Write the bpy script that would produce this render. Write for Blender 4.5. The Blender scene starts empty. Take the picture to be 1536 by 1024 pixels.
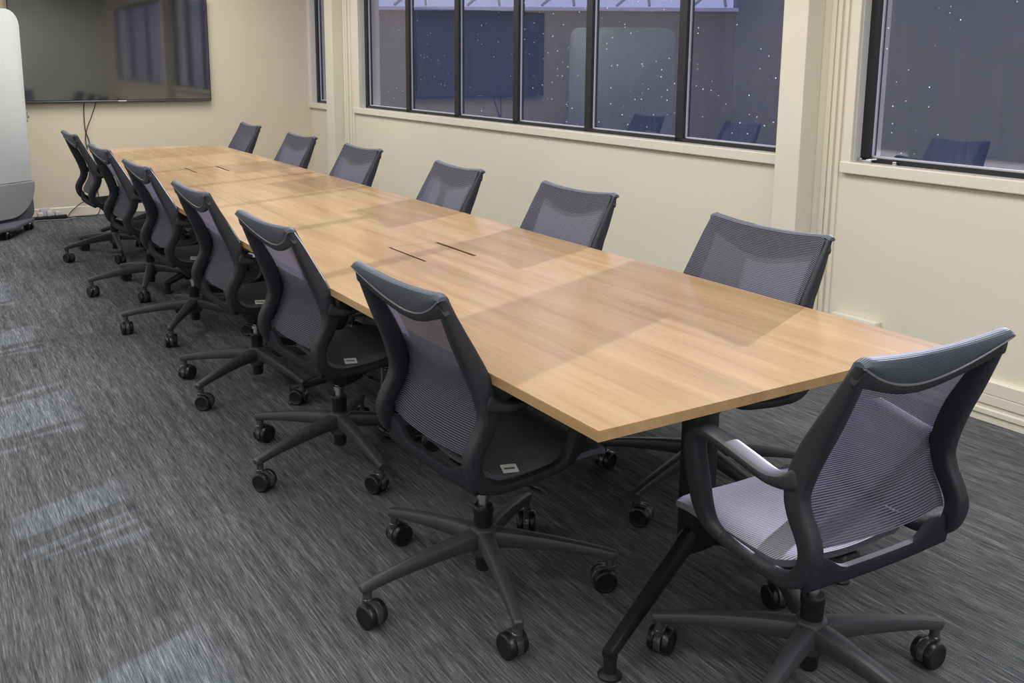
import bpy, bmesh, math, random
from mathutils import Vector, Matrix
random.seed(7)
C = bpy.context.scene.collection
R = math.radians

# ------------------------------------------------------------------ helpers
def tag(o, label=None, cat=None, group=None, kind=None):
    if label: o['label'] = label
    if cat: o['category'] = cat
    if group: o['group'] = group
    if kind: o['kind'] = kind
    return o

def empty(name, loc=(0, 0, 0), rz=0.0):
    o = bpy.data.objects.new(name, None)
    o.empty_display_size = 0.1
    o.location = loc
    o.rotation_euler = (0, 0, rz)
    C.objects.link(o)
    return o

def link(name, bm, mat, parent=None, smooth=True, angle=35):
    me = bpy.data.meshes.new(name)
    bmesh.ops.recalc_face_normals(bm, faces=bm.faces[:])
    bm.to_mesh(me)
    bm.free()
    mats = mat if isinstance(mat, (list, tuple)) else [mat]
    for m in mats:
        me.materials.append(m)
    if smooth:
        me.polygons.foreach_set('use_smooth', [True] * len(me.polygons))
        me.set_sharp_from_angle(angle=R(angle))
    o = bpy.data.objects.new(name, me)
    C.objects.link(o)
    if parent is not None:
        o.parent = parent
    return o

def box(bm, x0, x1, y0, y1, z0, z1, bev=0.0, mi=0):
    r = bmesh.ops.create_cube(bm, size=1.0)
    vs = r['verts']
    M = Matrix.Translation(((x0 + x1) / 2, (y0 + y1) / 2, (z0 + z1) / 2)) @ Matrix.Diagonal((abs(x1 - x0), abs(y1 - y0), abs(z1 - z0), 1))
    bmesh.ops.transform(bm, matrix=M, verts=vs)
    fs = {f for v in vs for f in v.link_faces}
    for f in fs: f.material_index = mi
    if bev > 0:
        es = list({e for v in vs for e in v.link_edges})
        r2 = bmesh.ops.bevel(bm, geom=es, offset=bev, segments=2, affect='EDGES', profile=0.5)
        for f in r2['faces']: f.material_index = mi

def prism(bm, pts, axis, a, b, bev=0.0):
    """outline pts extruded along axis ('x','y','z') from a to b"""
    def P(p, t):
        if axis == 'x': return (t, p[0], p[1])
        if axis == 'y': return (p[0], t, p[1])
        return (p[0], p[1], t)
    va = [bm.verts.new(P(p, a)) for p in pts]
    vb = [bm.verts.new(P(p, b)) for p in pts]
    n = len(pts)
    f0 = bm.faces.new(va); f1 = bm.faces.new(vb[::-1])
    for i in range(n):
        bm.faces.new((va[i], vb[i], vb[(i + 1) % n], va[(i + 1) % n]))
    if bev > 0:
        es = list(f0.edges) + list(f1.edges)
        bmesh.ops.bevel(bm, geom=es, offset=bev, segments=2, affect='EDGES', profile=0.5)

def cyl(bm, p0, p1, r0, r1=None, seg=20):
    r1 = r0 if r1 is None else r1
    p0, p1 = Vector(p0), Vector(p1)
    d = p1 - p0
    q = d.to_track_quat('Z', 'Y').to_matrix().to_4x4()
    M = Matrix.Translation((p0 + p1) / 2) @ q
    bmesh.ops.create_cone(bm, cap_ends=True, segments=seg, radius1=r0, radius2=r1, depth=d.length, matrix=M)

def lathe(bm, prof, M=None, seg=24):
    """prof: list of (r, z) from bottom to top; closed at the axis"""
    M = M or Matrix.Identity(4)
    rings = []
    for r, z in prof:
        if r < 1e-6:
            rings.append([bm.verts.new(M @ Vector((0, 0, z)))])
        else:
            rings.append([bm.verts.new(M @ Vector((r * math.cos(2 * math.pi * i / seg), r * math.sin(2 * math.pi * i / seg), z))) for i in range(seg)])
    for a, b in zip(rings, rings[1:]):
        for i in range(seg):
            j = (i + 1) % seg
            if len(a) == 1 and len(b) == 1: continue
            if len(a) == 1: bm.faces.new((a[0], b[i], b[j]))
            elif len(b) == 1: bm.faces.new((a[i], a[j], b[0]))
            else: bm.faces.new((a[i], a[j], b[j], b[i]))
    for ring in (rings[0], rings[-1]):
        if len(ring) > 1: bm.faces.new(ring)

def catmull(rows, n):
    """rows: list of equal-length tuples; smooth resample, n steps per span"""
    out = []
    k = len(rows)
    for i in range(k - 1):
        p0 = rows[max(i - 1, 0)]; p1 = rows[i]; p2 = rows[i + 1]; p3 = rows[min(i + 2, k - 1)]
        for s in range(n):
            t = s / n
            out.append(tuple(0.5 * (2 * b + (c - a) * t + (2 * a - 5 * b + 4 * c - d) * t * t + (3 * b - a - 3 * c + d) * t ** 3) for a, b, c, d in zip(p0, p1, p2, p3)))
    out.append(tuple(rows[-1]))
    return out

def sweep(bm, path, binorm, sizes, nseg=12, ex=0.75, cap=True, round_caps=True):
    """section = superellipse; sizes (w along binorm, h in plane) per point. binorm a Vector or list"""
    pts = [Vector(p) for p in path]
    n = len(pts)
    rings = []
    for i in range(n):
        t = (pts[min(i + 1, n - 1)] - pts[max(i - 1, 0)]).normalized()
        b = Vector(binorm[i]) if isinstance(binorm, list) else Vector(binorm)
        b = (b - t * b.dot(t)).normalized()
        m = t.cross(b)
        w, h = sizes[i]
        ring = []
        for k in range(nseg):
            a = 2 * math.pi * (k + 0.5) / nseg
            ca, sa = math.cos(a), math.sin(a)
            ring.append(pts[i] + b * (w / 2 * math.copysign(abs(ca) ** ex, ca)) + m * (h / 2 * math.copysign(abs(sa) ** ex, sa)))
        rings.append((ring, pts[i], t))
    if cap and round_caps:
        r0, c0, t0 = rings[0]; rn, cn, tn = rings[-1]
        ds = min(sizes[0]) * 0.22; de = min(sizes[-1]) * 0.22
        rings.insert(0, ([c0 + (v - c0) * 0.72 - t0 * ds for v in r0], c0, t0))
        rings.append(([cn + (v - cn) * 0.72 + tn * de for v in rn], cn, tn))
    vr = [[bm.verts.new(v) for v in r[0]] for r in rings]
    for a, b in zip(vr, vr[1:]):
        for k in range(nseg):
            bm.faces.new((a[k], a[(k + 1) % nseg], b[(k + 1) % nseg], b[k]))
    if cap:
        bm.faces.new(vr[0][::-1]); bm.faces.new(vr[-1])

def tube(bm, pts, r, seg=8, n=6):
    path = catmull([tuple(p) for p in pts], n)
    p = [Vector(q) for q in path]
    t = (p[1] - p[0]).normalized()
    b = t.orthogonal().normalized()
    bs = []
    for i in range(len(p)):
        t = (p[min(i + 1, len(p) - 1)] - p[max(i - 1, 0)]).normalized()
        b = (b - t * b.dot(t)).normalized()
        bs.append(b.copy())
    sweep(bm, p, bs, [(2 * r, 2 * r)] * len(p), nseg=seg, ex=1.0, round_caps=False)

def grid(bm, f, nu, nv, uvscale=None):
    """f(u,v) -> point ; returns verts[u][v]; optional uv in metres via (us, vs)"""
    vs = [[bm.verts.new(f(i / nu, j / nv)) for j in range(nv + 1)] for i in range(nu + 1)]
    uvl = bm.loops.layers.uv.verify()
    fs = []
    for i in range(nu):
        for j in range(nv):
            fc = bm.faces.new((vs[i][j], vs[i + 1][j], vs[i + 1][j + 1], vs[i][j + 1]))
            for lp, (a, b) in zip(fc.loops, ((i, j), (i + 1, j), (i + 1, j + 1), (i, j + 1))):
                us, vs_ = uvscale or (1, 1)
                lp[uvl].uv = (a / nu * us, b / nv * vs_)
            fs.append(fc)
    return vs, fs

# ------------------------------------------------------------------ materials
def s2l(c):
    c = c / 255.0
    return c / 12.92 if c <= 0.04045 else ((c + 0.055) / 1.055) ** 2.4
def rgb(r, g, b): return (s2l(r), s2l(g), s2l(b), 1)

def mat(name, col, rough=0.5, spec=0.5, metal=0.0, coat=0.0):
    m = bpy.data.materials.new(name); m.use_nodes = True
    p = m.node_tree.nodes['Principled BSDF']
    p.inputs['Base Color'].default_value = col
    p.inputs['Roughness'].default_value = rough
    p.inputs['Specular IOR Level'].default_value = spec
    p.inputs['Metallic'].default_value = metal
    p.inputs['Coat Weight'].default_value = coat
    return m

def N(m, typ, **kw):
    n = m.node_tree.nodes.new(typ)
    for k, v in kw.items():
        if k.startswith('i_'):
            n.inputs[int(k[2:])].default_value = v
        else: setattr(n, k, v)
    return n
def L(m, a, b): m.node_tree.links.new(a, b)
def P(m): return m.node_tree.nodes['Principled BSDF']

def ramp(m, src, stops):
    r = N(m, 'ShaderNodeValToRGB')
    e = r.color_ramp.elements
    while len(e) < len(stops): e.new(0.5)
    for el, (pos, col) in zip(e, stops):
        el.position = pos; el.color = col
    L(m, src, r.inputs[0])
    return r.outputs[0]

def noise(m, vec, scale, detail=2.0, rough=0.5, mapscale=None, rot=None):
    if mapscale is not None:
        mp = N(m, 'ShaderNodeMapping'); mp.inputs['Scale'].default_value = mapscale
        if rot: mp.inputs['Rotation'].default_value = rot
        L(m, vec, mp.inputs['Vector']); vec = mp.outputs[0]
    n = N(m, 'ShaderNodeTexNoise'); n.inputs['Scale'].default_value = scale
    n.inputs['Detail'].default_value = detail; n.inputs['Roughness'].default_value = rough
    L(m, vec, n.inputs['Vector'])
    return n.outputs['Fac']

def mixc(m, fac, a, b, mode='MIX'):
    x = N(m, 'ShaderNodeMix', data_type='RGBA', blend_type=mode)
    for s, v in ((0, fac), (6, a), (7, b)):
        if hasattr(v, 'links') or hasattr(v, 'is_linked'): L(m, v, x.inputs[s])
        else: x.inputs[s].default_value = v
    return x.outputs[2]

def objco(m): return N(m, 'ShaderNodeTexCoord').outputs['Object']

def paint(name, col, rough=0.55):
    m = mat(name, col, rough, 0.4)
    v = objco(m)
    f = noise(m, v, 1.3, 3)
    c2 = tuple(x * 0.93 for x in col[:3]) + (1,)
    L(m, mixc(m, f, col, c2), P(m).inputs['Base Color'])
    b = N(m, 'ShaderNodeBump'); b.inputs['Strength'].default_value = 0.04; b.inputs['Distance'].default_value = 0.002
    L(m, noise(m, v, 180, 2), b.inputs['Height']); L(m, b.outputs[0], P(m).inputs['Normal'])
    return m

M = {}
M['wall'] = paint('cream wall paint', rgb(216, 210, 193), 0.5)
M['farwall'] = paint('shaded wall paint', rgb(206, 196, 175), 0.55)  # same paint as the window wall; its dimmer light is put into the colour
M['trim'] = paint('cream gloss trim', rgb(217, 212, 197), 0.36)
M['reveal'] = paint('pale grey reveal', rgb(208, 208, 204), 0.45)
M['ceiling'] = paint('white ceiling', rgb(225, 224, 218), 0.8)
M['alu_dark'] = mat('black window frame', rgb(28, 29, 34), 0.4)
M['bead'] = mat('grey glazing bead', rgb(190, 192, 200), 0.35)

def carpet():
    m = mat('charcoal streaked carpet', rgb(70, 74, 76), 1.0, 0.0)
    v = objco(m)
    n1 = noise(m, v, 1.0, 2, 0.6, (300, 12, 1))
    n2 = noise(m, v, 1.0, 3, 0.6, (150, 4.0, 1))
    n3 = noise(m, v, 480, 1)
    n4 = noise(m, v, 1.0, 1, 0.5, (34, 1.6, 1))
    acc = None
    for src, wgt in ((n1, .34), (n2, .22), (n3, .32), (n4, .12)):
        q = N(m, 'ShaderNodeMath', operation='MULTIPLY_ADD'); L(m, src, q.inputs[0]); q.inputs[1].default_value = wgt
        if acc is None: q.inputs[2].default_value = 0.0
        else: L(m, acc, q.inputs[2])
        acc = q.outputs[0]; d = q
    base = ramp(m, d.outputs[0], [(0.37, rgb(46, 48, 51)), (0.47, rgb(79, 82, 85)), (0.54, rgb(102, 105, 107)), (0.64, rgb(150, 152, 153))])
    # carpet tiles: slightly different shade per tile
    mp = N(m, 'ShaderNodeMapping'); mp.inputs['Scale'].default_value = (2, 2, 1); L(m, v, mp.inputs['Vector'])
    fl = N(m, 'ShaderNodeVectorMath', operation='FLOOR'); L(m, mp.outputs[0], fl.inputs[0])
    wn = N(m, 'ShaderNodeTexWhiteNoise', noise_dimensions='3D'); L(m, fl.outputs[0], wn.inputs['Vector'])
    rr = ramp(m, wn.outputs['Value'], [(0, (0.86, 0.86, 0.87, 1)), (1, (1.0, 1.0, 1.0, 1))])
    L(m, mixc(m, 1.0, base, rr, 'MULTIPLY'), P(m).inputs['Base Color'])
    bp = N(m, 'ShaderNodeBump'); bp.inputs['Strength'].default_value = 0.5; bp.inputs['Distance'].default_value = 0.004
    L(m, d.outputs[0], bp.inputs['Height']); L(m, bp.outputs[0], P(m).inputs['Normal'])
    return m
M['carpet'] = carpet()

def oak(name, k=1.0, rough=0.2):
    m = mat(name, rgb(200, 165, 120), rough, 0.5)
    v = objco(m)
    n1 = noise(m, v, 1.0, 4, 0.6, (16, 0.9, 16))
    n2 = noise(m, v, 1.0, 3, 0.65, (95, 3.0, 95))
    n3 = noise(m, v, 1.0, 2, 0.5, (4.5, 0.35, 4.5))
    a = N(m, 'ShaderNodeMath', operation='MULTIPLY_ADD'); L(m, n2, a.inputs[0]); a.inputs[1].default_value = 0.35; L(m, n1, a.inputs[2])
    a2 = N(m, 'ShaderNodeMath', operation='MULTIPLY_ADD'); L(m, n3, a2.inputs[0]); a2.inputs[1].default_value = 0.5; L(m, a.outputs[0], a2.inputs[2])
    d = N(m, 'ShaderNodeMath', operation='DIVIDE'); L(m, a2.outputs[0], d.inputs[0]); d.inputs[1].default_value = 1.85
    def kk(c): return tuple(x * k for x in c[:3]) + (1,)
    col = ramp(m, d.outputs[0], [(0.30, kk(rgb(122, 96, 62))), (0.44, kk(rgb(145, 117, 80))), (0.56, kk(rgb(156, 129, 92))), (0.72, kk(rgb(172, 147, 112)))])
    L(m, col, P(m).inputs['Base Color'])
    return m
M['oak'] = oak('oak laminate top', 1.0, 0.25)
M['oak_edge'] = oak('oak edge band', 1.35, 0.4)
M['slot'] = mat('dark brush slot', rgb(34, 24, 20), 0.9, 0.1)

M['plastic'] = mat('charcoal nylon plastic', rgb(35, 37, 44), 0.52, 0.4)
M['plastic_matte'] = mat('matte charcoal plastic', rgb(34, 36, 43), 0.75, 0.15)
M['plastic_dark'] = mat('black plastic', rgb(28, 29, 33), 0.45, 0.4)
M['base_plastic'] = mat('grey black nylon base', rgb(58, 60, 64), 0.42, 0.5)
M['wheel'] = mat('black caster rubber', rgb(24, 24, 26), 0.32, 0.5)
M['hood'] = mat('glossy caster hood', rgb(58, 58, 60), 0.22, 0.6)
M['chrome'] = mat('chrome steel', rgb(205, 206, 210), 0.18, 0.5, 1.0)
M['steel_black'] = mat('black powder coated steel', rgb(32, 33, 38), 0.34, 0.5)
M['white_tag'] = mat('white care tag', rgb(235, 235, 232), 0.6)
M['piping'] = mat('grey piping', rgb(105, 108, 114), 0.4)
M['cable'] = mat('black cable', rgb(24, 24, 25), 0.5)
M['grey_cable'] = mat('grey cable', rgb(120, 120, 122), 0.5)

def mesh_fabric(name, c_hi, c_lo, gap, pitch=0.0052, weave=False):
    """knitted chair mesh: horizontal ribs (uv in metres), open between the ribs by `gap`"""
    m = bpy.data.materials.new(name); m.use_nodes = True
    p = P(m); nt = m.node_tree
    p.inputs['Roughness'].default_value = 0.75
    p.inputs['Specular IOR Level'].default_value = 0.25
    tc = N(m, 'ShaderNodeTexCoord'); sx = N(m, 'ShaderNodeSeparateXYZ'); L(m, tc.outputs['UV'], sx.inputs[0])
    def wave(sock, pit):
        a = N(m, 'ShaderNodeMath', operation='MULTIPLY'); L(m, sock, a.inputs[0]); a.inputs[1].default_value = 2 * math.pi / pit
        s = N(m, 'ShaderNodeMath', operation='SINE'); L(m, a.outputs[0], s.inputs[0])
        h = N(m, 'ShaderNodeMath', operation='MULTIPLY_ADD'); L(m, s.outputs[0], h.inputs[0]); h.inputs[1].default_value = 0.5; h.inputs[2].default_value = 0.5
        return h.outputs[0]
    w = wave(sx.outputs[1], pitch)
    col = ramp(m, w, [(0.15, c_lo), (0.85, c_hi)])
    L(m, col, p.inputs['Base Color'])
    bp = N(m, 'ShaderNodeBump'); bp.inputs['Strength'].default_value = 0.35; bp.inputs['Distance'].default_value = 0.002
    L(m, w, bp.inputs['Height']); L(m, bp.outputs[0], p.inputs['Normal'])
    tl = N(m, 'ShaderNodeBsdfTranslucent'); L(m, col, tl.inputs['Color'])
    mx0 = N(m, 'ShaderNodeMixShader'); mx0.inputs[0].default_value = 0.30 if gap > 0 else 0.0
    L(m, p.outputs[0], mx0.inputs[1]); L(m, tl.outputs[0], mx0.inputs[2])
    out = nt.nodes['Material Output']
    if gap > 0:
        g = ramp(m, w, [(0.12, (gap, gap, gap, 1)), (0.5, (gap * 0.08, gap * 0.08, gap * 0.08, 1))])
        tr = N(m, 'ShaderNodeBsdfTransparent')
        mx = N(m, 'ShaderNodeMixShader')
        L(m, g, mx.inputs[0]); L(m, mx0.outputs[0], mx.inputs[1]); L(m, tr.outputs[0], mx.inputs[2])
        L(m, mx.outputs[0], out.inputs['Surface'])
    else:
        L(m, mx0.outputs[0], out.inputs['Surface'])
    return m
M['backmesh'] = mesh_fabric('ribbed back mesh', rgb(106, 106, 120), rgb(40, 42, 52), 0.13)
M['headmesh'] = mesh_fabric('ribbed head fabric', rgb(104, 110, 122), rgb(58, 63, 73), 0.0)
M['seatmesh'] = mesh_fabric('ribbed seat fabric', rgb(130, 128, 138), rgb(74, 74, 84), 0.0, 0.006)

def glass():
    m = bpy.data.materials.new('blue tinted speckled window glass'); m.use_nodes = True
    nt = m.node_tree; nt.nodes.remove(P(m)); out = nt.nodes['Material Output']
    tr = N(m, 'ShaderNodeBsdfTransparent'); tr.inputs[0].default_value = (0.66, 0.70, 0.92, 1)
    gl = N(m, 'ShaderNodeBsdfGlossy'); gl.inputs['Roughness'].default_value = 0.01
    ge = N(m, 'ShaderNodeNewGeometry'); dp = N(m, 'ShaderNodeVectorMath', operation='DOT_PRODUCT'); L(m, ge.outputs['Incoming'], dp.inputs[0]); L(m, ge.outputs['Normal'], dp.inputs[1])
    ab = N(m, 'ShaderNodeMath', operation='ABSOLUTE'); L(m, dp.outputs['Value'], ab.inputs[0])
    om = N(m, 'ShaderNodeMath', operation='SUBTRACT', use_clamp=True); om.inputs[0].default_value = 1.0; L(m, ab.outputs[0], om.inputs[1])
    pw = N(m, 'ShaderNodeMath', operation='POWER'); L(m, om.outputs[0], pw.inputs[0]); pw.inputs[1].default_value = 4.0
    f2 = N(m, 'ShaderNodeMath', operation='MULTIPLY_ADD', use_clamp=True); L(m, pw.outputs[0], f2.inputs[0]); f2.inputs[1].default_value = 0.85; f2.inputs[2].default_value = 0.175
    mx = N(m, 'ShaderNodeMixShader'); L(m, f2.outputs[0], mx.inputs[0]); L(m, tr.outputs[0], mx.inputs[1]); L(m, gl.outputs[0], mx.inputs[2])
    v = objco(m)
    sp3 = N(m, 'ShaderNodeSeparateXYZ'); L(m, v, sp3.inputs[0]); cb = N(m, 'ShaderNodeCombineXYZ'); L(m, sp3.outputs[1], cb.inputs[0]); L(m, sp3.outputs[2], cb.inputs[1])
    vo = N(m, 'ShaderNodeTexVoronoi', feature='F1', voronoi_dimensions='2D'); vo.inputs['Scale'].default_value = 17; L(m, cb.outputs[0], vo.inputs['Vector'])
    sz = N(m, 'ShaderNodeSeparateColor'); L(m, vo.outputs['Color'], sz.inputs[0])
    th = N(m, 'ShaderNodeMath', operation='MULTIPLY'); L(m, sz.outputs[0], th.inputs[0]); th.inputs[1].default_value = 0.14
    th2 = N(m, 'ShaderNodeMath', operation='SUBTRACT'); L(m, th.outputs[0], th2.inputs[0]); th2.inputs[1].default_value = 0.082
    lt = N(m, 'ShaderNodeMath', operation='LESS_THAN'); L(m, vo.outputs['Distance'], lt.inputs[0]); L(m, th2.outputs[0], lt.inputs[1])
    dens = noise(m, v, 1.4, 2)
    dg = N(m, 'ShaderNodeMath', operation='GREATER_THAN'); L(m, dens, dg.inputs[0]); dg.inputs[1].default_value = 0.40
    sp = N(m, 'ShaderNodeMath', operation='MULTIPLY'); L(m, lt.outputs[0], sp.inputs[0]); L(m, dg.outputs[0], sp.inputs[1])
    # dried rain streaks: a faint dusty film
    st = noise(m, v, 1.0, 3, 0.6, (1, 60, 1.2))
    sm = N(m, 'ShaderNodeMapRange'); L(m, st, sm.inputs[0]); sm.inputs[1].default_value = 0.45; sm.inputs[2].default_value = 0.8; sm.inputs[3].default_value = 0.006; sm.inputs[4].default_value = 0.017
    s7 = N(m, 'ShaderNodeMath', operation='MULTIPLY'); L(m, sp.outputs[0], s7.inputs[0]); s7.inputs[1].default_value = 0.7
    ad = N(m, 'ShaderNodeMath', operation='MAXIMUM'); L(m, s7.outputs[0], ad.inputs[0]); L(m, sm.outputs[0], ad.inputs[1])
    df = N(m, 'ShaderNodeBsdfDiffuse'); df.inputs[0].default_value = rgb(215, 215, 225)
    tl = N(m, 'ShaderNodeBsdfTranslucent'); tl.inputs[0].default_value = rgb(215, 215, 230)
    dt = N(m, 'ShaderNodeMixShader'); dt.inputs[0].default_value = 0.5; L(m, df.outputs[0], dt.inputs[1]); L(m, tl.outputs[0], dt.inputs[2])
    fx = N(m, 'ShaderNodeMixShader'); L(m, ad.outputs[0], fx.inputs[0]); L(m, mx.outputs[0], fx.inputs[1]); L(m, dt.outputs[0], fx.inputs[2])
    L(m, fx.outputs[0], out.inputs['Surface'])
    return m
M['glass'] = glass()

# ------------------------------------------------------------------ camera (fitted to the photograph)
CAM_LOC = (-1.176, -1.509, 1.487)
YAW, PIT, ROLL = R(32.382241), R(10.728442), R(0.504915)
cy, sy, cp, sp = math.cos(YAW), math.sin(YAW), math.cos(PIT), math.sin(PIT)
fw = Vector((sy * cp, cy * cp, -sp)); rt = Vector((cy, -sy, 0)); up = rt.cross(fw)
r2 = rt * math.cos(ROLL) + up * math.sin(ROLL); u2 = -rt * math.sin(ROLL) + up * math.cos(ROLL)
cd = bpy.data.cameras.new('camera'); cam = bpy.data.objects.new('camera', cd); C.objects.link(cam)
cam.matrix_world = Matrix(((r2.x, u2.x, -fw.x, CAM_LOC[0]), (r2.y, u2.y, -fw.y, CAM_LOC[1]), (r2.z, u2.z, -fw.z, CAM_LOC[2]), (0, 0, 0, 1)))
cd.sensor_width = 36.0; cd.lens = 1442.03 / 1536 * 36
cd.shift_y = -(512 - 363.48) / 1536
cd.clip_start = 0.05; cd.clip_end = 300
bpy.context.scene.camera = cam

# ------------------------------------------------------------------ room shell
YF, XL, YB, ZC = 8.33, -3.4, -4.2, 2.75
WA = 0.0115                       # the window wall runs a touch off the table's axis
WO = Vector((2.62, 0.5, 0))
def st(o):
    o['kind'] = 'structure'; return o
def onwin(o):
    o.location = WO; o.rotation_euler = (0, 0, WA); return o
U = lambda u: u - 0.5

bm = bmesh.new(); box(bm, XL - .2, 2.95, YB - .2, YF + .2, -.12, 0)
st(link('floor', bm, M['carpet'], smooth=False))
bm = bmesh.new(); box(bm, XL - .2, 2.95, YB - .2, YF + .2, ZC, ZC + .12)
st(link('ceiling', bm, M['ceiling'], smooth=False))
bm = bmesh.new(); box(bm, XL - .2, 2.66, YF, YF + .15, 0, ZC)
st(link('wall_back', bm, M['farwall'], smooth=False))
bm = bmesh.new(); box(bm, XL - .15, XL, YB, YF, 0, ZC)
st(link('wall_left', bm, M['wall'], smooth=False))
bm = bmesh.new(); box(bm, XL - .2, 2.9, YB - .15, YB, 0, ZC)
st(link('wall_front', bm, M['ceiling'], smooth=False))

ZS, ZH = 1.03, 2.45               # sill and head of the glazing
OPEN = [(7.66, 8.289), (1.86, 7.057), (-3.2, 1.459)]
bm = bmesh.new()
box(bm, 0, .2, U(-4.72), U(8.5), 0, ZS - .004)
box(bm, 0, .2, U(-4.72), U(8.5), ZH, ZC)
for a, b in ((8.289, 8.5), (7.057, 7.66), (1.459, 1.86), (-4.72, -3.2)):
    box(bm, 0, .2, U(a), U(b), ZS - .004, ZH)
# vertical cover strips between post and window
for a, b, t in ((7.395, 7.435, .012), (7.33, 7.375, .016), (7.26, 7.31, .012), (7.19, 7.235, .016), (1.605, 1.632, .010), (1.57, 1.592, .014), (1.535, 1.557, .010)):
    box(bm, -t, 0.001, U(a), U(b), .19, ZC, .003)
st(onwin(link('wall_right', bm, M['wall'], smooth=False)))

def window(name, u0, u1, mulls, jl0, jl1, jr0=None, jr1=None):
    root = st(onwin(empty(name)))
    # lining of the opening (reveal)
    bm = bmesh.new()
    box(bm, -.0, .05, U(u1) - .004, U(u1), ZS, ZH); box(bm, 0, .05, U(u0), U(u0) + .004, ZS, ZH)
    link('reveal', bm, M['reveal'], root, smooth=False)
    # architrave beside the opening
    bm = bmesh.new()
    box(bm, -.022, 0, U(jl0), U(jl1), .975, ZH + .06, .004)
    if jr0 is not None: box(bm, -.022, 0, U(jr0), U(jr1), .975, ZH + .06, .004)
    box(bm, -.022, 0, U(u0), U(u1), ZH, ZH + .06, .004)
    link('architrave', bm, M['trim'], root, smooth=False)
    bm = bmesh.new()
    lo = jr0 if jr0 is not None else u0 - .03
    box(bm, -.028, .055, U(lo), U(jl1) + .004, .975, ZS, .005)
    link('sill', bm, M['trim'], root, smooth=False)
    # black frame with mullions
    bm = bmesh.new()
    n0, n1 = .045, .10
    box(bm, n0, n1, U(u0), U(u1), ZS, ZS + .022); box(bm, n0, n1, U(u0), U(u1), ZH - .05, ZH)
    for a, b in [(u1 - .05, u1), (u0, u0 + .05)]: box(bm, n0, n1, U(a), U(b), ZS, ZH)
    for c in mulls: box(bm, n0, n1, U(c - .031), U(c + .031), ZS, ZH)
    link('frame', bm, M['alu_dark'], root, smooth=False)
    # thin bead round each pane and the glass itself
    ed = [u0 + .05] + [x for c in sorted(mulls) for x in (c - .031, c + .031)] + [u1 - .05]
    bb = bmesh.new(); gb = bmesh.new()
    for a, b in zip(ed[::2], ed[1::2]):
        w = .008
        box(bb, .068, .078, U(a), U(a) + w, ZS + .022, ZH - .05); box(bb, .068, .078, U(b) - w, U(b), ZS + .022, ZH - .05)
        box(bb, .068, .078, U(a), U(b), ZS + .022, ZS + .022 + w); box(bb, .068, .078, U(a), U(b), ZH - .05 - w, ZH - .05)
        v = [gb.verts.new((.073, U(y), z)) for y, z in ((a, ZS + .022), (b, ZS + .022), (b, ZH - .05), (a, ZH - .05))]
        gb.faces.new(v)
    link('glazing_bead', bb, M['bead'], root, smooth=False)
    link('glass', gb, M['glass'], root, smooth=False)
    return root
window('window_1', 7.66, 8.289, [], 8.289, 8.378)
window('window_2', 1.86, 7.057, [6.17, 5.31, 4.45, 3.585, 2.71], 7.057, 7.18)
w3 = window('window_3', -3.2, 1.459, [-.3, -1.8], 1.459, 1.511)
# stay and catch in the lower corner of the near window
bm = bmesh.new()
box(bm, .02, .035, U(1.375), U(1.435), ZS, ZS + .012, .002); box(bm, .022, .032, U(1.43), U(1.455), ZS, ZS + .02, .002)
cyl(bm, (.028, U(1.405), ZS + .012), (.028, U(1.35), ZS + .02), .004)
box(bm, .024, .04, U(1.245), U(1.265), ZS, ZS + .016, .003)
link('window_catch', bm, M['chrome'], w3)

# square posts in front of the wall
for i, (a, b) in enumerate(((7.442, 7.626), (1.679, 1.83))):
    bm = bmesh.new(); box(bm, -.12, -.001, U(a), U(b), 0, ZC, .004)
    st(onwin(link('trim_%d' % (i + 1), bm, M['trim'], smooth=False)))

# skirting
bm = bmesh.new(); prism(bm, [(YF, 0), (YF - .014, 0), (YF - .014, .082), (YF - .006, .09), (YF, .09)], 'x', XL, 2.47)
st(link('baseboard_back', bm, M['trim'], smooth=False))
bm = bmesh.new()
prof = [(0, 0), (-.022, 0), (-.022, .03), (-.030, .036), (-.030, .055), (-.022, .06), (-.022, .076), (-.028, .081), (-.028, .118), (-.024, .121), (-.028, .124), (-.028, .176), (-.02, .186), (0, .186)]
for a, b in ((-4.6, 1.675), (1.834, 7.438), (7.63, 8.3)): prism(bm, prof, 'y', U(a), U(b))
st(onwin(link('baseboard_right', bm, M['trim'], smooth=False)))

# surface power box on the skirting duct
o = empty('power_outlet'); onwin(o); tag(o, 'cream surface-mounted power box on the window wall just above the skirting duct', 'power outlet')
bm = bmesh.new(); box(bm, -.045, -.0005, U(1.235), U(1.485), .187, .30, .004); link('housing', bm, M['trim'], o)
bm = bmesh.new(); box(bm, -.049, -.044, U(1.25), U(1.35), .205, .285, .002); link('socket_plate', bm, M['reveal'], o)

# ------------------------------------------------------------------ table
TL_, TW, TZ = 7.15, 1.2, .725
tb = tag(empty('conference_table', (0, 0, 0)), 'long rectangular oak-topped conference table on black steel legs', 'table')
BOXES = ((1.885, 'near'), (5.24, 'far'))
bm = bmesh.new()
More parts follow.
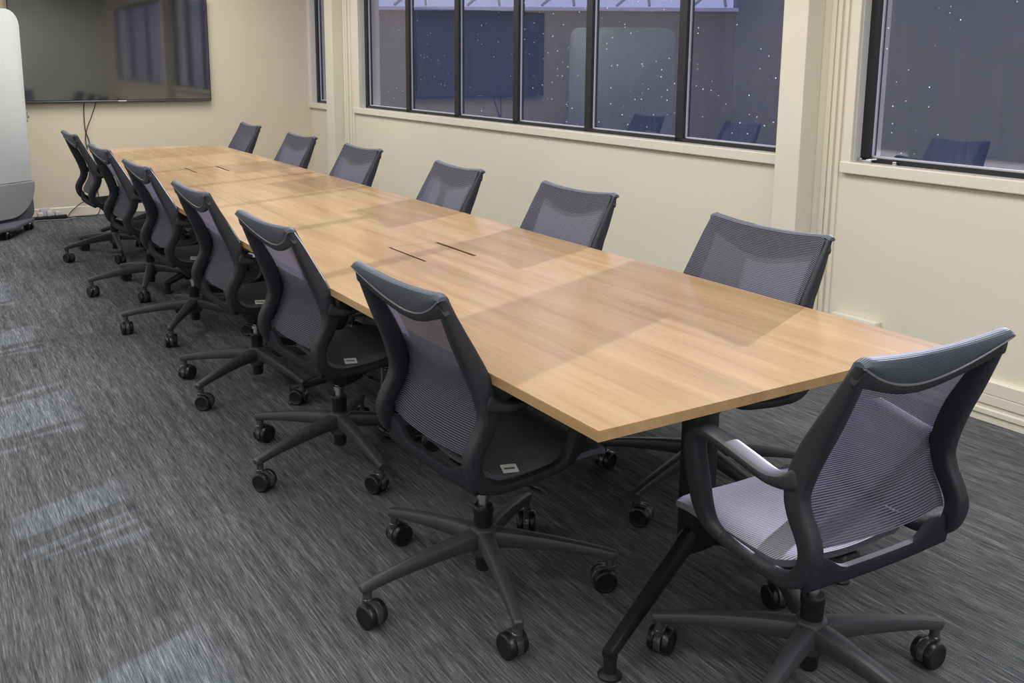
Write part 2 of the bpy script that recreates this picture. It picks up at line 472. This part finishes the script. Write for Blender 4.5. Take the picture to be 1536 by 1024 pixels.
# top with two openings for the cable boxes
xs = [0, .474, .708, TW]
ys = [0] + [v for c, _ in BOXES for v in (c - .165, c + .165)] + [TL_]
T = .0245
hole = {(1, 1), (1, 3)}
vt = {}; vb = {}
for i, x in enumerate(xs):
    for j, y in enumerate(ys):
        vt[i, j] = bm.verts.new((x, y, TZ)); vb[i, j] = bm.verts.new((x, y, TZ - T))
def quad(*v): return bm.faces.new(v)
for i in range(3):
    for j in range(len(ys) - 1):
        if (i, j) in hole:
            quad(vt[i, j], vt[i + 1, j], vb[i + 1, j], vb[i, j]); quad(vt[i, j + 1], vt[i + 1, j + 1], vb[i + 1, j + 1], vb[i, j + 1])
            quad(vt[i, j], vt[i, j + 1], vb[i, j + 1], vb[i, j]); quad(vt[i + 1, j], vt[i + 1, j + 1], vb[i + 1, j + 1], vb[i + 1, j])
            continue
        quad(vt[i, j], vt[i + 1, j], vt[i + 1, j + 1], vt[i, j + 1]); quad(vb[i, j], vb[i + 1, j], vb[i + 1, j + 1], vb[i, j + 1])
for j in range(len(ys) - 1):
    for i in (0, 3): quad(vt[i, j], vt[i, j + 1], vb[i, j + 1], vb[i, j]).material_index = 1
for i in range(3):
    for j in (0, len(ys) - 1): quad(vt[i, j], vt[i + 1, j], vb[i + 1, j], vb[i, j]).material_index = 1
es = [e for e in bm.edges if abs(e.verts[0].co.z - TZ) < 1e-5 and abs(e.verts[1].co.z - TZ) < 1e-5 and (
    all(abs(v.co.x) < 1e-5 for v in e.verts) or all(abs(v.co.x - TW) < 1e-5 for v in e.verts) or all(abs(v.co.y) < 1e-5 for v in e.verts) or all(abs(v.co.y - TL_) < 1e-5 for v in e.verts))]
bmesh.ops.bevel(bm, geom=es, offset=.0015, segments=2, affect='EDGES')
link('tabletop', bm, [M['oak'], M['oak_edge']], tb, smooth=False)
for c, _ in BOXES:
    bm = bmesh.new()
    box(bm, .4742, .7078, c - .1648, c + .1648, TZ - .07, TZ - .045)
    bx = link('cable_box', bm, M['slot'], tb, smooth=False)
    for a, b in ((.487, .5895), (.5915, .692)):
        bm = bmesh.new(); box(bm, a, b, c - .163, c + .163, TZ - .02, TZ, .0008)
        link('flap', bm, M['oak'], bx, smooth=False)
    for a, b in ((.4745, .4865), (.6925, .7075)):
        bm = bmesh.new(); box(bm, a, b, c - .163, c + .163, TZ - .03, TZ - .003)
        link('brush_strip', bm, M['slot'], bx, smooth=False)
# frame rails and modesty beams under the top
bm = bmesh.new()
for x in (.36, .84): box(bm, x - .02, x + .02, .25, TL_ - .25, TZ - T - .05, TZ - T, .003)
link('under_rail', bm, M['steel_black'], tb)
# leg stations: central column with four raked spokes on levelling feet
def leg(y, dy):
    bm = bmesh.new()
    box(bm, .56, .64, y - .035, y + .035, .15, TZ - T, .008)
    box(bm, .30, .90, y - .03, y + .03, TZ - T - .045, TZ - T, .004)
    col = link('leg_column', bm, M['steel_black'], tb)
    for sx in (-1, 1):
        for s in (1,):
            fx, fy = .6 + sx * .425, y + dy
            b2 = bmesh.new()
            d = Vector((fx - .6, fy - y, 0)).normalized()
            bn = Vector((-d.y, d.x, 0))
            p = [Vector((.6, y, .19)) + d * .01, Vector((.6, y, .186)) + d * .06, Vector((.6, y, .165)) + d * .13, Vector((fx, fy, .075)) - d * .03, Vector((fx, fy, .062)) + d * .005]
            sz = [(.04, .07), (.04, .07), (.036, .06), (.032, .036), (.032, .034)]
            q = catmull([tuple(a) + b for a, b in zip(p, sz)], 4)
            sweep(b2, [r[:3] for r in q], bn, [r[3:] for r in q], 12, .55)
            sk = link('spoke', b2, M['steel_black'], tb)
            b3 = bmesh.new()
            lathe(b3, [(.030, 0), (.030, .006), (.022, .012), (.017, .014), (.017, .05), (.019, .052), (.019, .072), (0, .074)], Matrix.Translation((fx, fy, 0)), 20)
            link('levelling_foot', b3, M['plastic_dark'], sk)
for y, dy in ((.32, -.165), (2.235, .16), (4.9, -.16), (6.83, .165)): leg(y, dy)

# ------------------------------------------------------------------ the chair (faces +x, origin on the floor under its column)
def hwz(z): return .226 - .008 * min(1, max(0, (z - .62) / .3))
HW = .226     # half distance between the frame sides' centre lines
def build_chair(name):
    root = empty(name)
    # --- star base
    bm = bmesh.new()
    lathe(bm, [(.022, .098), (.036, .102), (.041, .125), (.042, .165), (.036, .182), (.029, .186), (0, .186)], seg=24)
    NA = 5
    for k in range(NA):
        a = 2 * math.pi * k / NA
        d = Vector((math.cos(a), math.sin(a), 0)); bn = Vector((-d.y, d.x, 0))
        rows = [(.02, .148, .056, .060), (.06, .149, .050, .056), (.13, .143, .042, .048), (.22, .132, .036, .040), (.31, .118, .031, .032), (.358, .108, .029, .029), (.376, .104, .028, .028)]
        rows = catmull(rows, 3)
        sweep(bm, [d * r[0] + Vector((0, 0, r[1])) for r in rows], bn, [(r[2], r[3]) for r in rows], 12, .62)
        cyl(bm, d * .363 + Vector((0, 0, .070)), d * .363 + Vector((0, 0, .100)), .0125, seg=14)
    link('star_base', bm, M['base_plastic'], root)
    # --- casters
    for k in range(NA):
        a = 2 * math.pi * k / NA
        d = Vector((math.cos(a), math.sin(a), 0))
        ca = CASTER[k]
        wd = Vector((math.cos(ca), math.sin(ca), 0))      # trailing direction
        ax = Vector((-wd.y, wd.x, 0))
        c = d * .363 + wd * .018 + Vector((0, 0, .0345))
        Mx = Matrix.Translation(c) @ Matrix((tuple(ax) + (0,), tuple(wd) + (0,), (0, 0, 1, 0), (0, 0, 0, 1))).transposed()
        bm = bmesh.new()
        # hood over the wheels + stem collar (local: x axle, y trailing, z up)
        n = 14
        for (w, r0, r1) in ((.019, .0, .0365),):
            pts = [(.0365 * math.cos(t), .0365 * math.sin(t)) for t in [R(-25) + R(230) * i / n for i in range(n + 1)]]
            pts += [(-.02, -.018), (.02, -.018)]
            prism(bm, pts, 'x', -w / 2, w / 2, .002)
        lathe(bm, [(.0145, .022), (.0145, .038), (.011, .041), (0, .041)], Matrix.Translation((0, -.018, 0)), 16)
        bmesh.ops.transform(bm, matrix=Mx, verts=bm.verts[:])
        cs = link('caster', bm, M['hood'], root)
        for s in (-1, 1):
            b2 = bmesh.new()
            My = Mx @ Matrix.Translation((s * .0195, 0, 0)) @ Matrix.Rotation(R(90) * s, 4, 'Y')
            lathe(b2, [(.022, -.0105), (.031, -.0098), (.0345, -.006), (.0345, .004), (.0325, .0085), (.028, .0105), (.026, .0098), (.012, .0092), (0, .0092)], My, 28)
            link('wheel', b2, M['wheel'], cs)
    # --- gas column
    bm = bmesh.new()
    lathe(bm, [(0, .052), (.020, .052), (.023, .06), (.0265, .15), (.0275, .225), (.0295, .228), (.0295, .243), (.026, .247), (.0, .247)], seg=24)
    col = link('gas_column', bm, M['plastic_dark'], root)
    bm = bmesh.new(); lathe(bm, [(.015, .246), (.015, .268), (.021, .270), (.021, .284), (.015, .286), (.015, .31)], seg=18)
    link('piston', bm, M['chrome'], col)
    # --- tilt mechanism under the seat
    bm = bmesh.new()
    rows = catmull([(-.10, .392, .06, .022), (-.05, .366, .10, .064), (-.005, .343, .12, .105), (.05, .350, .13, .09), (.14, .385, .15, .036)], 4)
    sweep(bm, [(r[0], 0, r[1]) for r in rows], (0, 1, 0), [(r[2], r[3]) for r in rows], 14, .55)
    mech = link('tilt_mechanism', bm, M['plastic_dark'], root)
    bm = bmesh.new()
    tube(bm, [(.03, -.05, .365), (.03, -.14, .362), (.035, -.19, .36)], .004, 8, 4)
    sweep(bm, [(.035, -.185, .36), (.036, -.20, .36), (.038, -.235, .358)], (1, 0, 0), [(.022, .008), (.026, .009), (.022, .008)], 10, .8)
    link('height_lever', bm, M['hood'], mech)
    # --- side frames: upright, lumbar S, seat rail in one sweep, with the loop arm as a part of its own
    UP = [(-.266, .926, .028, .022), (-.240, .872, .034, .036), (-.206, .800, .037, .048), (-.174, .735, .037, .056), (-.151, .675, .037, .058), (-.141, .622, .037, .054), (-.152, .580, .038, .052),
          (-.173, .545, .039, .050), (-.186, .515, .040, .048), (-.186, .485, .040, .044), (-.172, .452, .038, .042), (-.142, .427, .036, .036), (-.09, .414, .032, .028), (-.03, .414, .029, .026), (.03, .419, .028, .025), (.085, .427, .028, .026), (.125, .442, .030, .030)]
    rows = catmull(UP, 4)
    for s in (-1, 1):
        def yy(z, x): return s * (hwz(z) + (.010 if z < .6 else .010 * max(0, (.75 - z) / .15)) - (.004 if x > -.1 else 0))
        bm = bmesh.new()
        sweep(bm, [(r[0], yy(r[1], r[0]), r[1]) for r in rows], (0, 1, 0), [(r[2], r[3]) for r in rows], 16, .5)
        sf = link('side_frame', bm, M['plastic'], root)
        ARM = [(.07, .424, .028, .024), (.112, .440, .032, .036), (.136, .475, .036, .050), (.147, .53, .038, .056), (.155, .59, .040, .056), (.158, .632, .042, .048), (.142, .662, .048, .034), (.095, .667, .052, .022), (.04, .660, .053, .021), (-.02, .649, .053, .021), (-.075, .639, .050, .023), (-.115, .640, .042, .034), (-.145, .652, .034, .05)]
        ar = catmull(ARM, 4)
        bm = bmesh.new()
        def ya(z, x): return s * (HW + .006 + .018 * min(1, max(0, (z - .45) / .15)) * (1 if x > -.09 else max(.3, 1 + (x + .09) / .07)))
        sweep(bm, [(r[0], ya(r[1], r[0]), r[1]) for r in ar], (0, 1, 0), [(r[2], r[3]) for r in ar], 16, .5)
        link('armrest', bm, M['plastic'], sf)
    # --- lower crossbar between the uprights, webbed out to the mesh at both ends
    bm = bmesh.new()
    rows = []
    for i in range(25):
        t = i / 24; y = -HW + t * 2 * HW
        e = abs(2 * t - 1); w = min(1, max(0, (e - .48) / .42)); w = w * w * (3 - 2 * w)
        rows.append((-.166 - .008 * (1 - e * e), y, .424 + .019 * w, .024, .034 + .040 * w))
    sweep(bm, [r[:3] for r in rows], (1, 0, 0), [(r[3], r[4]) for r in rows], 14, .55)
    link('back_crossbar', bm, M['plastic_matte'], root)
    # --- back mesh, stretched over the front of the frame
    fr = [(z, x) for x, z in ((-.256, .938), (-.237, .90), (-.217, .862), (-.180, .800), (-.145, .739), (-.127, .70), (-.117, .66), (-.112, .62), (-.118, .585), (-.134, .55), (-.150, .525), (-.160, .503), (-.163, .485), (-.160, .465))]
    def fx(z):
        if z >= fr[0][0]: return fr[0][1]
        for (z1, x1), (z0, x0) in zip(fr, fr[1:]):
            if z >= z0:
                t = (z - z0) / (z1 - z0); return x0 + (x1 - x0) * t
        return fr[-1][1]
    def prof(z): return (fx(z - .018) + fx(z - .008) + fx(z) * 2 + fx(z + .008) + fx(z + .018)) / 6 + .004
    def topz(t): return .940 - .016 * (1 - (2 * t - 1) ** 2) - .010 * max(0, abs(2 * t - 1) - .94) / .06
    ZB = .488
    def bm_pt(u, v, off=0.0):
        e = 2 * u - 1
        z0 = ZB + .008 * (1 - e * e); z1 = topz(u)
        z = z0 + (z1 - z0) * v
        x = prof(z) - .030 * max(0, 1 - (e / .9) ** 2) * (1 - .82 * v) + off
        return Vector((x, e * (hwz(z) + .006), z))
    bm = bmesh.new()
    grid(bm, lambda u, v: bm_pt(u, v), 28, 36, (.45, .44))
    link('back_mesh', bm, M['backmesh'], root)
    # --- head roll: the fabric folds over the top edge and down to the arched yoke
    def arc(t): return .929 - .016 * (1 - (2 * t - 1) ** 2) - .064 * (1 - abs(2 * t - 1) ** 1.8)
    HT = hwz(.93) + .018
    def back(t, z, d): return Vector((prof(z) - d, (2 * t - 1) * HT, z))
    def head(u, v):
        t = .004 + u * .992
        zt = topz(t); za = arc(t)
        e = 2 * t - 1
        vt = (zt - ZB - .008 * (1 - e * e))
        f = bm_pt(t, 1.0, .0015 - .010 * max(0, abs(e) - .85) / .15); b = back(t, zt, .033)
        if v < .3:             # over the top
            a = v / .3
            return Vector((f.x + (b.x - f.x) * (1 - math.cos(math.pi * a)) / 2, e * HT, zt - .004 * (1 - a) + .009 * math.sin(math.pi * a)))
        q = (v - .3) / .7; z = zt + (za - zt) * q
        return back(t, z, .033 + .005 * math.sin(math.pi * q))
    bm = bmesh.new()
    hv, _ = grid(bm, head, 32, 22, (.45, .14))
    bm.faces.new(hv[0]); bm.faces.new(hv[-1][::-1])
    link('head_roll', bm, M['headmesh'], root)
    # --- yoke (frame bow under the roll) with its piping
    bm = bmesh.new(); rows = []
    for i in range(29):
        t = .02 + .96 * i / 28; e = abs(2 * t - 1)
        h = .025 + .026 * e ** 5
        z = arc(t) - h / 2 + .004
        b = back(t, z, .027)
        rows.append((b.x, b.y, z, .022, h))
    sweep(bm, [r[:3] for r in rows], (1, 0, .4), [(r[3], r[4]) for r in rows], 12, .55)
    def plate(d): return lambda u, v: back(.03 + .94 * u, arc(.03 + .94 * u) - .006 + (topz(.03 + .94 * u) - arc(.03 + .94 * u) + .002) * v, d)
    pa, _ = grid(bm, plate(.020), 24, 6); pz, _ = grid(bm, plate(.025), 24, 6)
    for k in range(24):
        for q in (0, 6): bm.faces.new((pa[k][q], pa[k + 1][q], pz[k + 1][q], pz[k][q]))
    for k in range(6):
        for q in (0, 24): bm.faces.new((pa[q][k], pa[q][k + 1], pz[q][k + 1], pz[q][k]))
    yk = link('back_yoke', bm, M['plastic'], root)
    bm = bmesh.new(); pp = []
    for i in range(29):
        t = .006 + .988 * i / 28; z = arc(t) + .001
        pp.append(tuple(back(t, z, .035)))
    tube(bm, pp, .003, 8, 2)
    link('piping', bm, M['piping'], yk)
    # --- seat
    def seat_outline(u):       # half width along the depth
        return .208 + .006 * math.sin(math.pi * u)
    X0, X1 = -.098, .305
    def seat_top(u, v):
        x = X0 + (X1 - X0) * u; e = 2 * v - 1
        hw = seat_outline(u)
        if u > .86: hw *= math.sqrt(max(0.0, 1 - ((u - .86) / .14) ** 2 * .42))
        if u < .10: hw *= 1 - .30 * ((.10 - u) / .10) ** 2
        z = .438 + .010 * u - .016 * (1 - e * e) * (1 - u * .5) + .010 * e * e * 0
        z -= .034 * max(0, (u - .78) / .22) ** 2
        z -= .010 * abs(e) ** 8
        return Vector((x, e * hw, z))
    bm = bmesh.new()
    vt_, _ = grid(bm, seat_top, 26, 18, (.403, .42))
    # rotate uv so ribs run across: swap
    uvl = bm.loops.layers.uv.verify()
    for f in bm.faces:
        for lp in f.loops:
            q = lp[uvl].uv.copy(); lp[uvl].uv = (q.y, q.x)
    vb_ = [[bm.verts.new(v.co - Vector((0, 0, .022 if 0 < i < 26 and 0 < j < 18 else .016))) for j, v in enumerate(row)] for i, row in enumerate(vt_)]
    for i in range(26):
        for j in range(18): bm.faces.new((vb_[i][j], vb_[i][j + 1], vb_[i + 1][j + 1], vb_[i + 1][j]))
    for i in range(26):
        for j in (0, 18): bm.faces.new((vt_[i][j], vt_[i + 1][j], vb_[i + 1][j], vb_[i][j]))
    for j in range(18):
        for i in (0, 26): bm.faces.new((vt_[i][j], vt_[i][j + 1], vb_[i][j + 1], vb_[i][j]))
    se = link('seat', bm, M['seatmesh'], root, angle=60)
    bm = bmesh.new()
    box(bm, -.022, .022, -.014, .014, -.001, .0015); box(bm, -.016, .014, -.004, .002, .0015, .0021, mi=1)
    bmesh.ops.transform(bm, matrix=Matrix.Translation((-.048, -.198, .441)) @ Matrix.Rotation(R(22), 4, 'X') @ Matrix.Rotation(R(-12), 4, 'Z'), verts=bm.verts[:])
    tg = link('care_tag', bm, [M['white_tag'], M['piping']], se, smooth=False); tg['label'] = 'small white tag at the seat edge'
    return root

def copy_tree(o, parent=None):
    c = o.copy(); C.objects.link(c)
    if parent is not None: c.parent = parent
    for ch in list(o.children): copy_tree(ch, c)
    return c

ords = ['nearest the camera', 'second from the near end', 'third from the near end', 'fourth from the near end', 'fifth from the near end', 'farthest from the camera']
LB = ['black mesh swivel chair in the table row opposite the windows, ' + s for s in ords]
RB = ['black mesh swivel chair in the row between table and windows, ' + s for s in ords]
#        x     y     heading base  dz
CH = [(.124, .680, 2.3, 37, 0, LB[0]), (.122, 1.740, 4.0, 54, 0, LB[1]), (.118, 2.715, 2.4, 67, 0, LB[2]), (.115, 3.810, 3.1, 20, 0, LB[3]), (.110, 4.890, 3.5, 36, 0, LB[4]), (.122, 6.170, 2.0, 50, 0, LB[5]),
      (1.095, .822, 179.0, 49, -.009, RB[0]), (1.092, 1.930, 182.8, 12, -.009, RB[1]), (1.072, 3.010, 178.1, 60, -.009, RB[2]), (1.072, 4.260, 182.1, 30, -.009, RB[3]), (1.072, 5.380, 181.8, 5, -.009, RB[4]), (1.095, 6.700, 179.2, 48, -.009, RB[5]),
      (.558, -.128, 88.0, 56, -.006, 'black mesh swivel chair at the near end of the table with sun on its seat')]
CASTER = [R(200), R(330), R(250), R(60), R(120)]
proto = build_chair('office_chair')
for i, (x, y, hd, ba, dz, lb) in enumerate(CH):
    wide = 1.0 if i in (0, 1, 2, 3, 4, 5, 12) else {6: 1.20, 7: 1.12, 8: 1.16}.get(i, 1.12)
    o = proto if i == 0 else copy_tree(proto)
    o.location = (x, y, 0); o.rotation_euler = (0, 0, R(hd))
    for ch in o.children:
        nm = ch.name.split('.')[0]
        if nm in ('star_base', 'caster'): ch.rotation_euler = (0, 0, R(ba - hd))
        elif dz and nm != 'gas_column': ch.location = (0, 0, dz); ch.scale = (1, wide, 1)
    tag(o, lb, 'chair', 'mesh office chairs around the conference table')

# ------------------------------------------------------------------ television on the far wall
M['screen'] = mat('dark glossy screen', rgb(12, 13, 17), 0.05, 0.5)
P(M['screen']).inputs['IOR'].default_value = 2.5
M['bezel'] = mat('black bezel', rgb(24, 24, 26), 0.35)
tv = tag(empty('television', (0.585, YF, 1.065)), 'large black wall-mounted flat television on the far wall', 'television')
bm = bmesh.new(); box(bm, -.875, .875, -.075, -.045, 0, .985, .004); link('screen_housing', bm, M['bezel'], tv)
bm = bmesh.new(); box(bm, -.866, .866, -.0765, -.0745, .024, .976); link('screen', bm, M['screen'], tv, smooth=False)
bm = bmesh.new(); box(bm, -.60, .60, -.046, -.02, .12, .80, .006); box(bm, -.25, .25, -.021, 0, .3, .65, .003); link('rear_housing', bm, M['plastic_dark'], tv)
bm = bmesh.new(); box(bm, -.875, .875, -.079, -.0749, .004, .018, .002); link('lower_trim', bm, mat('satin grey trim', rgb(96, 96, 100), .3, .5, .6), tv)
bm = bmesh.new(); box(bm, .0, .075, -.0805, -.0785, .006, .016); link('maker_badge', bm, M['bead'], tv)

def cable(name, pts, r, m, lb, cat='cable', group=None):
    bm = bmesh.new(); tube(bm, pts, r, 8, 8)
    return tag(link(name, bm, m), lb, cat, group)
yw = YF - .012
cable('television_cable', [(.30, yw - .03, 1.09), (.29, yw, 1.02), (.286, yw, .90), (.290, yw, .80), (.315, yw, .70), (.33, yw, .55), (.34, yw, .30), (.30, yw - .01, .16), (.20, yw - .02, .12), (.11, yw - .03, .05), (.08, yw - .05, .006), (.10, yw - .12, .005)], .004, M['cable'], 'thin black cable dropping straight down from the television to the floor')
cable('television_cable', [(.40, yw - .03, 1.09), (.388, yw, 1.03), (.35, yw, .93), (.305, yw, .82), (.285, yw, .72), (.30, yw, .60), (.35, yw, .40), (.36, yw, .20), (.37, yw - .02, .08), (.33, yw - .06, .006), (.24, yw - .10, .005), (.10, yw - .06, .005), (-.02, yw - .10, .005)], .004, M['cable'], 'thin black cable swinging left below the television and back along the carpet')

# power board with plugs by the far skirting
pb = tag(empty('power_board', (-.09, YF - .13, 0), R(8)), 'grey power board with plugs on the carpet beside the whiteboard', 'power board')
bm = bmesh.new(); box(bm, -.15, .15, -.03, .03, 0, .035, .006); link('housing', bm, M['plastic_dark'], pb)
for x, z in ((-.08, .04), (0.0, .05), (.07, .04)):
    bm = bmesh.new(); box(bm, x - .022, x + .022, -.022, .022, .035, .035 + z, .006); link('plug', bm, M['reveal'] if x < .05 else M['bead'], pb)
cable('extension_cord', [(.055, YF - .13, .02), (.12, YF - .17, .006), (.05, YF - .22, .006), (-.08, YF - .2, .006), (-.2, YF - .2, .006), (-.29, YF - .23, .006)], .005, M['grey_cable'], 'grey cord looping from the power board towards the whiteboard', 'cord')
o = tag(empty('wall_outlet', (-.11, YF - .0145, .012)), 'grey low wall outlet behind the power board', 'power outlet')
bm = bmesh.new(); box(bm, -.045, .045, -.03, -.0005, 0, .085, .004); link('plate', bm, M['bead'], o)

# ------------------------------------------------------------------ mobile whiteboard
M['whiteboard'] = mat('white board surface', rgb(198, 202, 202), 0.3, 0.4)
M['felt'] = mat('light grey felt', rgb(128, 131, 134), 0.95, 0.1)
def feltnoise(m, c1, c2):
    L(m, ramp(m, noise(m, objco(m), 260, 3), [(.35, c1), (.65, c2)]), P(m).inputs['Base Color'])
feltnoise(M['felt'], rgb(112, 116, 119), rgb(142, 145, 148))
M['felt_dark'] = mat('dark grey felt', rgb(86, 89, 96), 0.95, 0.1)
feltnoise(M['felt_dark'], rgb(76, 79, 87), rgb(98, 101, 108))
WD = Vector((-.8, -.6, 0)); BW = 1.22
wb = empty('mobile_whiteboard', (-.272, 7.72, 0), math.atan2(WD.y, WD.x))   # local x runs along the board, local +y is its face side
tag(wb, 'tall white mobile whiteboard on a grey felt base with casters', 'whiteboard')
def rrect(x0, x1, z0, z1, rtl, rtr, rbr, rbl, n=8):
    pts = []
    for cx, cz, r, a0 in ((x1 - rtr, z1 - rtr, rtr, 90), (x0 + rtl, z1 - rtl, rtl, 90), (x0 + rbl, z0 + rbl, rbl, 180), (x1 - rbr, z0 + rbr, rbr, 270)):
        a0 = {0: 0}.get(a0, a0)
        pass
    def arcp(cx, cz, r, a0, a1):
        return [(cx + r * math.cos(R(a0 + (a1 - a0) * i / n)), cz + r * math.sin(R(a0 + (a1 - a0) * i / n))) for i in range(n + 1)] if r > 0 else [(cx, cz)]
    pts += arcp(x1 - rtr, z1 - rtr, rtr, 0, 90)
    pts += arcp(x0 + rtl, z1 - rtl, rtl, 90, 180)
    pts += arcp(x0 + rbl, z0 + rbl, rbl, 180, 270)
    pts += arcp(x1 - rbr, z0 + rbr, rbr, 270, 360)
    return pts
bm = bmesh.new(); prism(bm, rrect(0, BW, .43, 1.87, .13, .13, 0, 0), 'y', -.02, .02, .005); link('board', bm, M['whiteboard'], wb)
bm = bmesh.new(); prism(bm, rrect(-.008, BW + .008, .10, .43, 0, 0, .06, .06), 'y', -.055, .012, .01); link('base_panel', bm, M['felt_dark'], wb)
bm = bmesh.new(); prism(bm, rrect(.0, BW, .135, .428, 0, 0, .28, .28, 14), 'y', .013, .05, .012); link('pin_panel', bm, M['felt'], wb)
bm = bmesh.new(); prism(bm, [(.015, -.10), (BW - .015, -.10), (BW - .015, .03), (BW / 2 + .2, .25), (BW / 2 - .2, .25), (.015, .03)], 'z', .075, .105, .008); link('plinth', bm, M['felt_dark'], wb)
for x, y in ((.05, -.02), (.47, .19), (BW - .47, .19), (BW - .05, -.02)):
    if True:
        bm = bmesh.new(); cyl(bm, (x, y, .05), (x, y, .078), .012); box(bm, x - .014, x + .014, y - .006, y + .03, .035, .062, .004)
        cs = link('caster', bm, M['chrome'], wb)
        for s in (-1, 1):
            b2 = bmesh.new(); cyl(b2, (x + s * .012, y + .012, .032), (x + s * .028, y + .012, .032), .032, seg=24); link('wheel', b2, M['wheel'], cs)
bm = bmesh.new(); box(bm, -.022, 0, -.012, .012, .93, 1.02, .004); cyl(bm, (-.018, 0, .975), (-.034, 0, .975), .014); link('pivot_knob', bm, M['chrome'], wb)

# ------------------------------------------------------------------ cables under the table
def spine(x, y, lb):
    r = tag(empty('cable_spine', (x, y, 0)), lb, 'cable riser')
    bm = bmesh.new()
    for k in range(24):
        z = .02 + k * .026; dx = .012 * math.sin(k * .5)
        box(bm, dx - .024, dx + .024, -.012, .012, z, z + .017, .004)
        box(bm, dx - .008, dx + .008, -.008, .008, z + .015, z + .028)
    link('vertebrae', bm, M['hood'], r)
    bm = bmesh.new(); lathe(bm, [(.05, 0), (.05, .012), (.03, .02), (0, .02)]); link('foot_plate', bm, M['plastic_dark'], r)
    bm = bmesh.new(); tube(bm, [(.03, .012, .03), (.034, .014, .2), (.026, .012, .4), (.03, .014, .62)], .004); tube(bm, [(-.03, .012, .03), (-.026, .014, .25), (-.034, .012, .45), (-.03, .014, .62)], .0035); link('wire', bm, M['grey_cable'], r)
spine(.49, 2.09, 'black jointed cable spine dropping from the nearer cable box to the carpet')
spine(.59, 5.24, 'black jointed cable spine dropping from the farther cable box to the carpet')
rnd = random.Random(4)
for k in range(5):
    pts = [(.48 + rnd.uniform(-.03, .03), 2.05, .02)]
    a = rnd.uniform(0, 6)
    for j in range(7):
        a += rnd.uniform(.6, 1.3); r = rnd.uniform(.05, .13)
        pts.append((.445 + r * math.cos(a), 1.82 + r * 1.2 * math.sin(a), .006 + .006 * k))
    tag(cable('floor_cable', pts, .004, M['cable'] if k != 2 else M['grey_cable'], 'loose cable coiled on the carpet under the table below the nearer cable box'), group='cables coiled under the table')
for k, (x, y, rz) in enumerate(((.40, 1.92, 30), (.47, 1.90, 75))):
    o = tag(empty('plug', (x, y, .036), R(rz)), ('white plug on the coiled cables under the table, ' + ('left' if k == 0 else 'right') + ' of the pair'), 'plug')
    bm = bmesh.new(); box(bm, -.02, .02, -.011, .011, 0, .02, .004); link('body', bm, M['white_tag'], o)
    bm = bmesh.new(); tube(bm, [(-.018, 0, .01), (-.04, .004, .004), (-.06, .0, -.02)], .003); link('lead', bm, M['cable'], o)

# ------------------------------------------------------------------ outside
bm = bmesh.new(); box(bm, 2.95, 40, -20, 50, -.35, -.25)
st(link('ground_outside', bm, mat('grey paving outside', rgb(120, 118, 124), .9), smooth=False))
FD = Vector((.80, -.60, 0)); SPL = 2.4
nb = tag(empty('neighbouring_building', (9.5, 12.5, -.25), math.atan2(FD.y, FD.x)), 'dark building with a pale roof gutter seen through the windows', 'building')
M['ext_wall'] = mat('slate cladding', rgb(92, 98, 118), .8)
def clad(m):
    v = objco(m)
    n = noise(m, v, 1.0, 2, .5, (14, 1, .6))
    L(m, ramp(m, n, [(.2, rgb(72, 88, 114)), (.8, rgb(82, 97, 124))]), P(m).inputs['Base Color'])
clad(M['ext_wall'])
bm = bmesh.new(); box(bm, -16, SPL, 0, .4, 0, 2.60); box(bm, SPL, 16, -.02, .4, 0, 4.2); link('cladding', bm, M['ext_wall'], nb, smooth=False)
bm = bmesh.new(); box(bm, -16, SPL, -.25, .0, 2.60, 2.66); link('gutter', bm, mat('pale lilac gutter', rgb(196, 192, 216), .5), nb, smooth=False)
bm = bmesh.new()
for k in range(0, 14):
    x = SPL - .8 - k * 1.3
    sweep(bm, [(x, -.4, 2.68), (x + .5, -.2, 3.1)], (0, 1, 0), [(.05, .05)] * 2, 8, .7); sweep(bm, [(x + .5, -.2, 3.1), (x + .56, -.4, 2.68)], (0, 1, 0), [(.05, .05)] * 2, 8, .7)
link('roof_strut', bm, mat('grey galvanised strut', rgb(150, 150, 170), .5), nb)

# ------------------------------------------------------------------ light
sun = bpy.data.lights.new('sun', 'SUN'); so = bpy.data.objects.new('sun', sun); C.objects.link(so)
el = R(16.6); hd = Vector((-.929, -.370, 0)).normalized()
d = Vector((hd.x * math.cos(el), hd.y * math.cos(el), -math.sin(el)))
so.rotation_euler = d.to_track_quat('-Z', 'Y').to_euler(); so.location = (12, 5, 6)
sun.energy = 13.0; sun.angle = R(0.53); sun.color = (1.0, .93, .87)
w = bpy.data.worlds.new('sky'); bpy.context.scene.world = w; w.use_nodes = True
bg = w.node_tree.nodes['Background']; bg.inputs[0].default_value = (.62, .66, .95, 1); bg.inputs[1].default_value = .75
for x, watts in ((-1.9, 34), (.8, 58)):  # unseen soft fill lights added under the ceiling for the room's ambient light
    for y in (-2.4, .4, 3.2, 6.5):
        a = bpy.data.lights.new('ceiling_fill', 'AREA'); a.shape = 'RECTANGLE'; a.size = 1.2; a.size_y = 2.0
        a.energy = watts * (1.22 if y > 6 else 1.0); a.color = (1.0, .985, .965)
        ao = bpy.data.objects.new('ceiling_fill', a); C.objects.link(ao); ao.location = (x, y, ZC - .02)

sc = bpy.context.scene
sc.view_settings.view_transform = 'Standard'; sc.view_settings.look = 'None'
sc.view_settings.exposure = 0.0; sc.view_settings.gamma = 1.0; sc.view_settings.use_curve_mapping = False
sc.cycles.max_bounces = 8; sc.cycles.diffuse_bounces = 4; sc.cycles.glossy_bounces = 4; sc.cycles.transparent_max_bounces = 16
sc.cycles.caustics_reflective = False; sc.cycles.caustics_refractive = False
sc.cycles.use_denoising = True
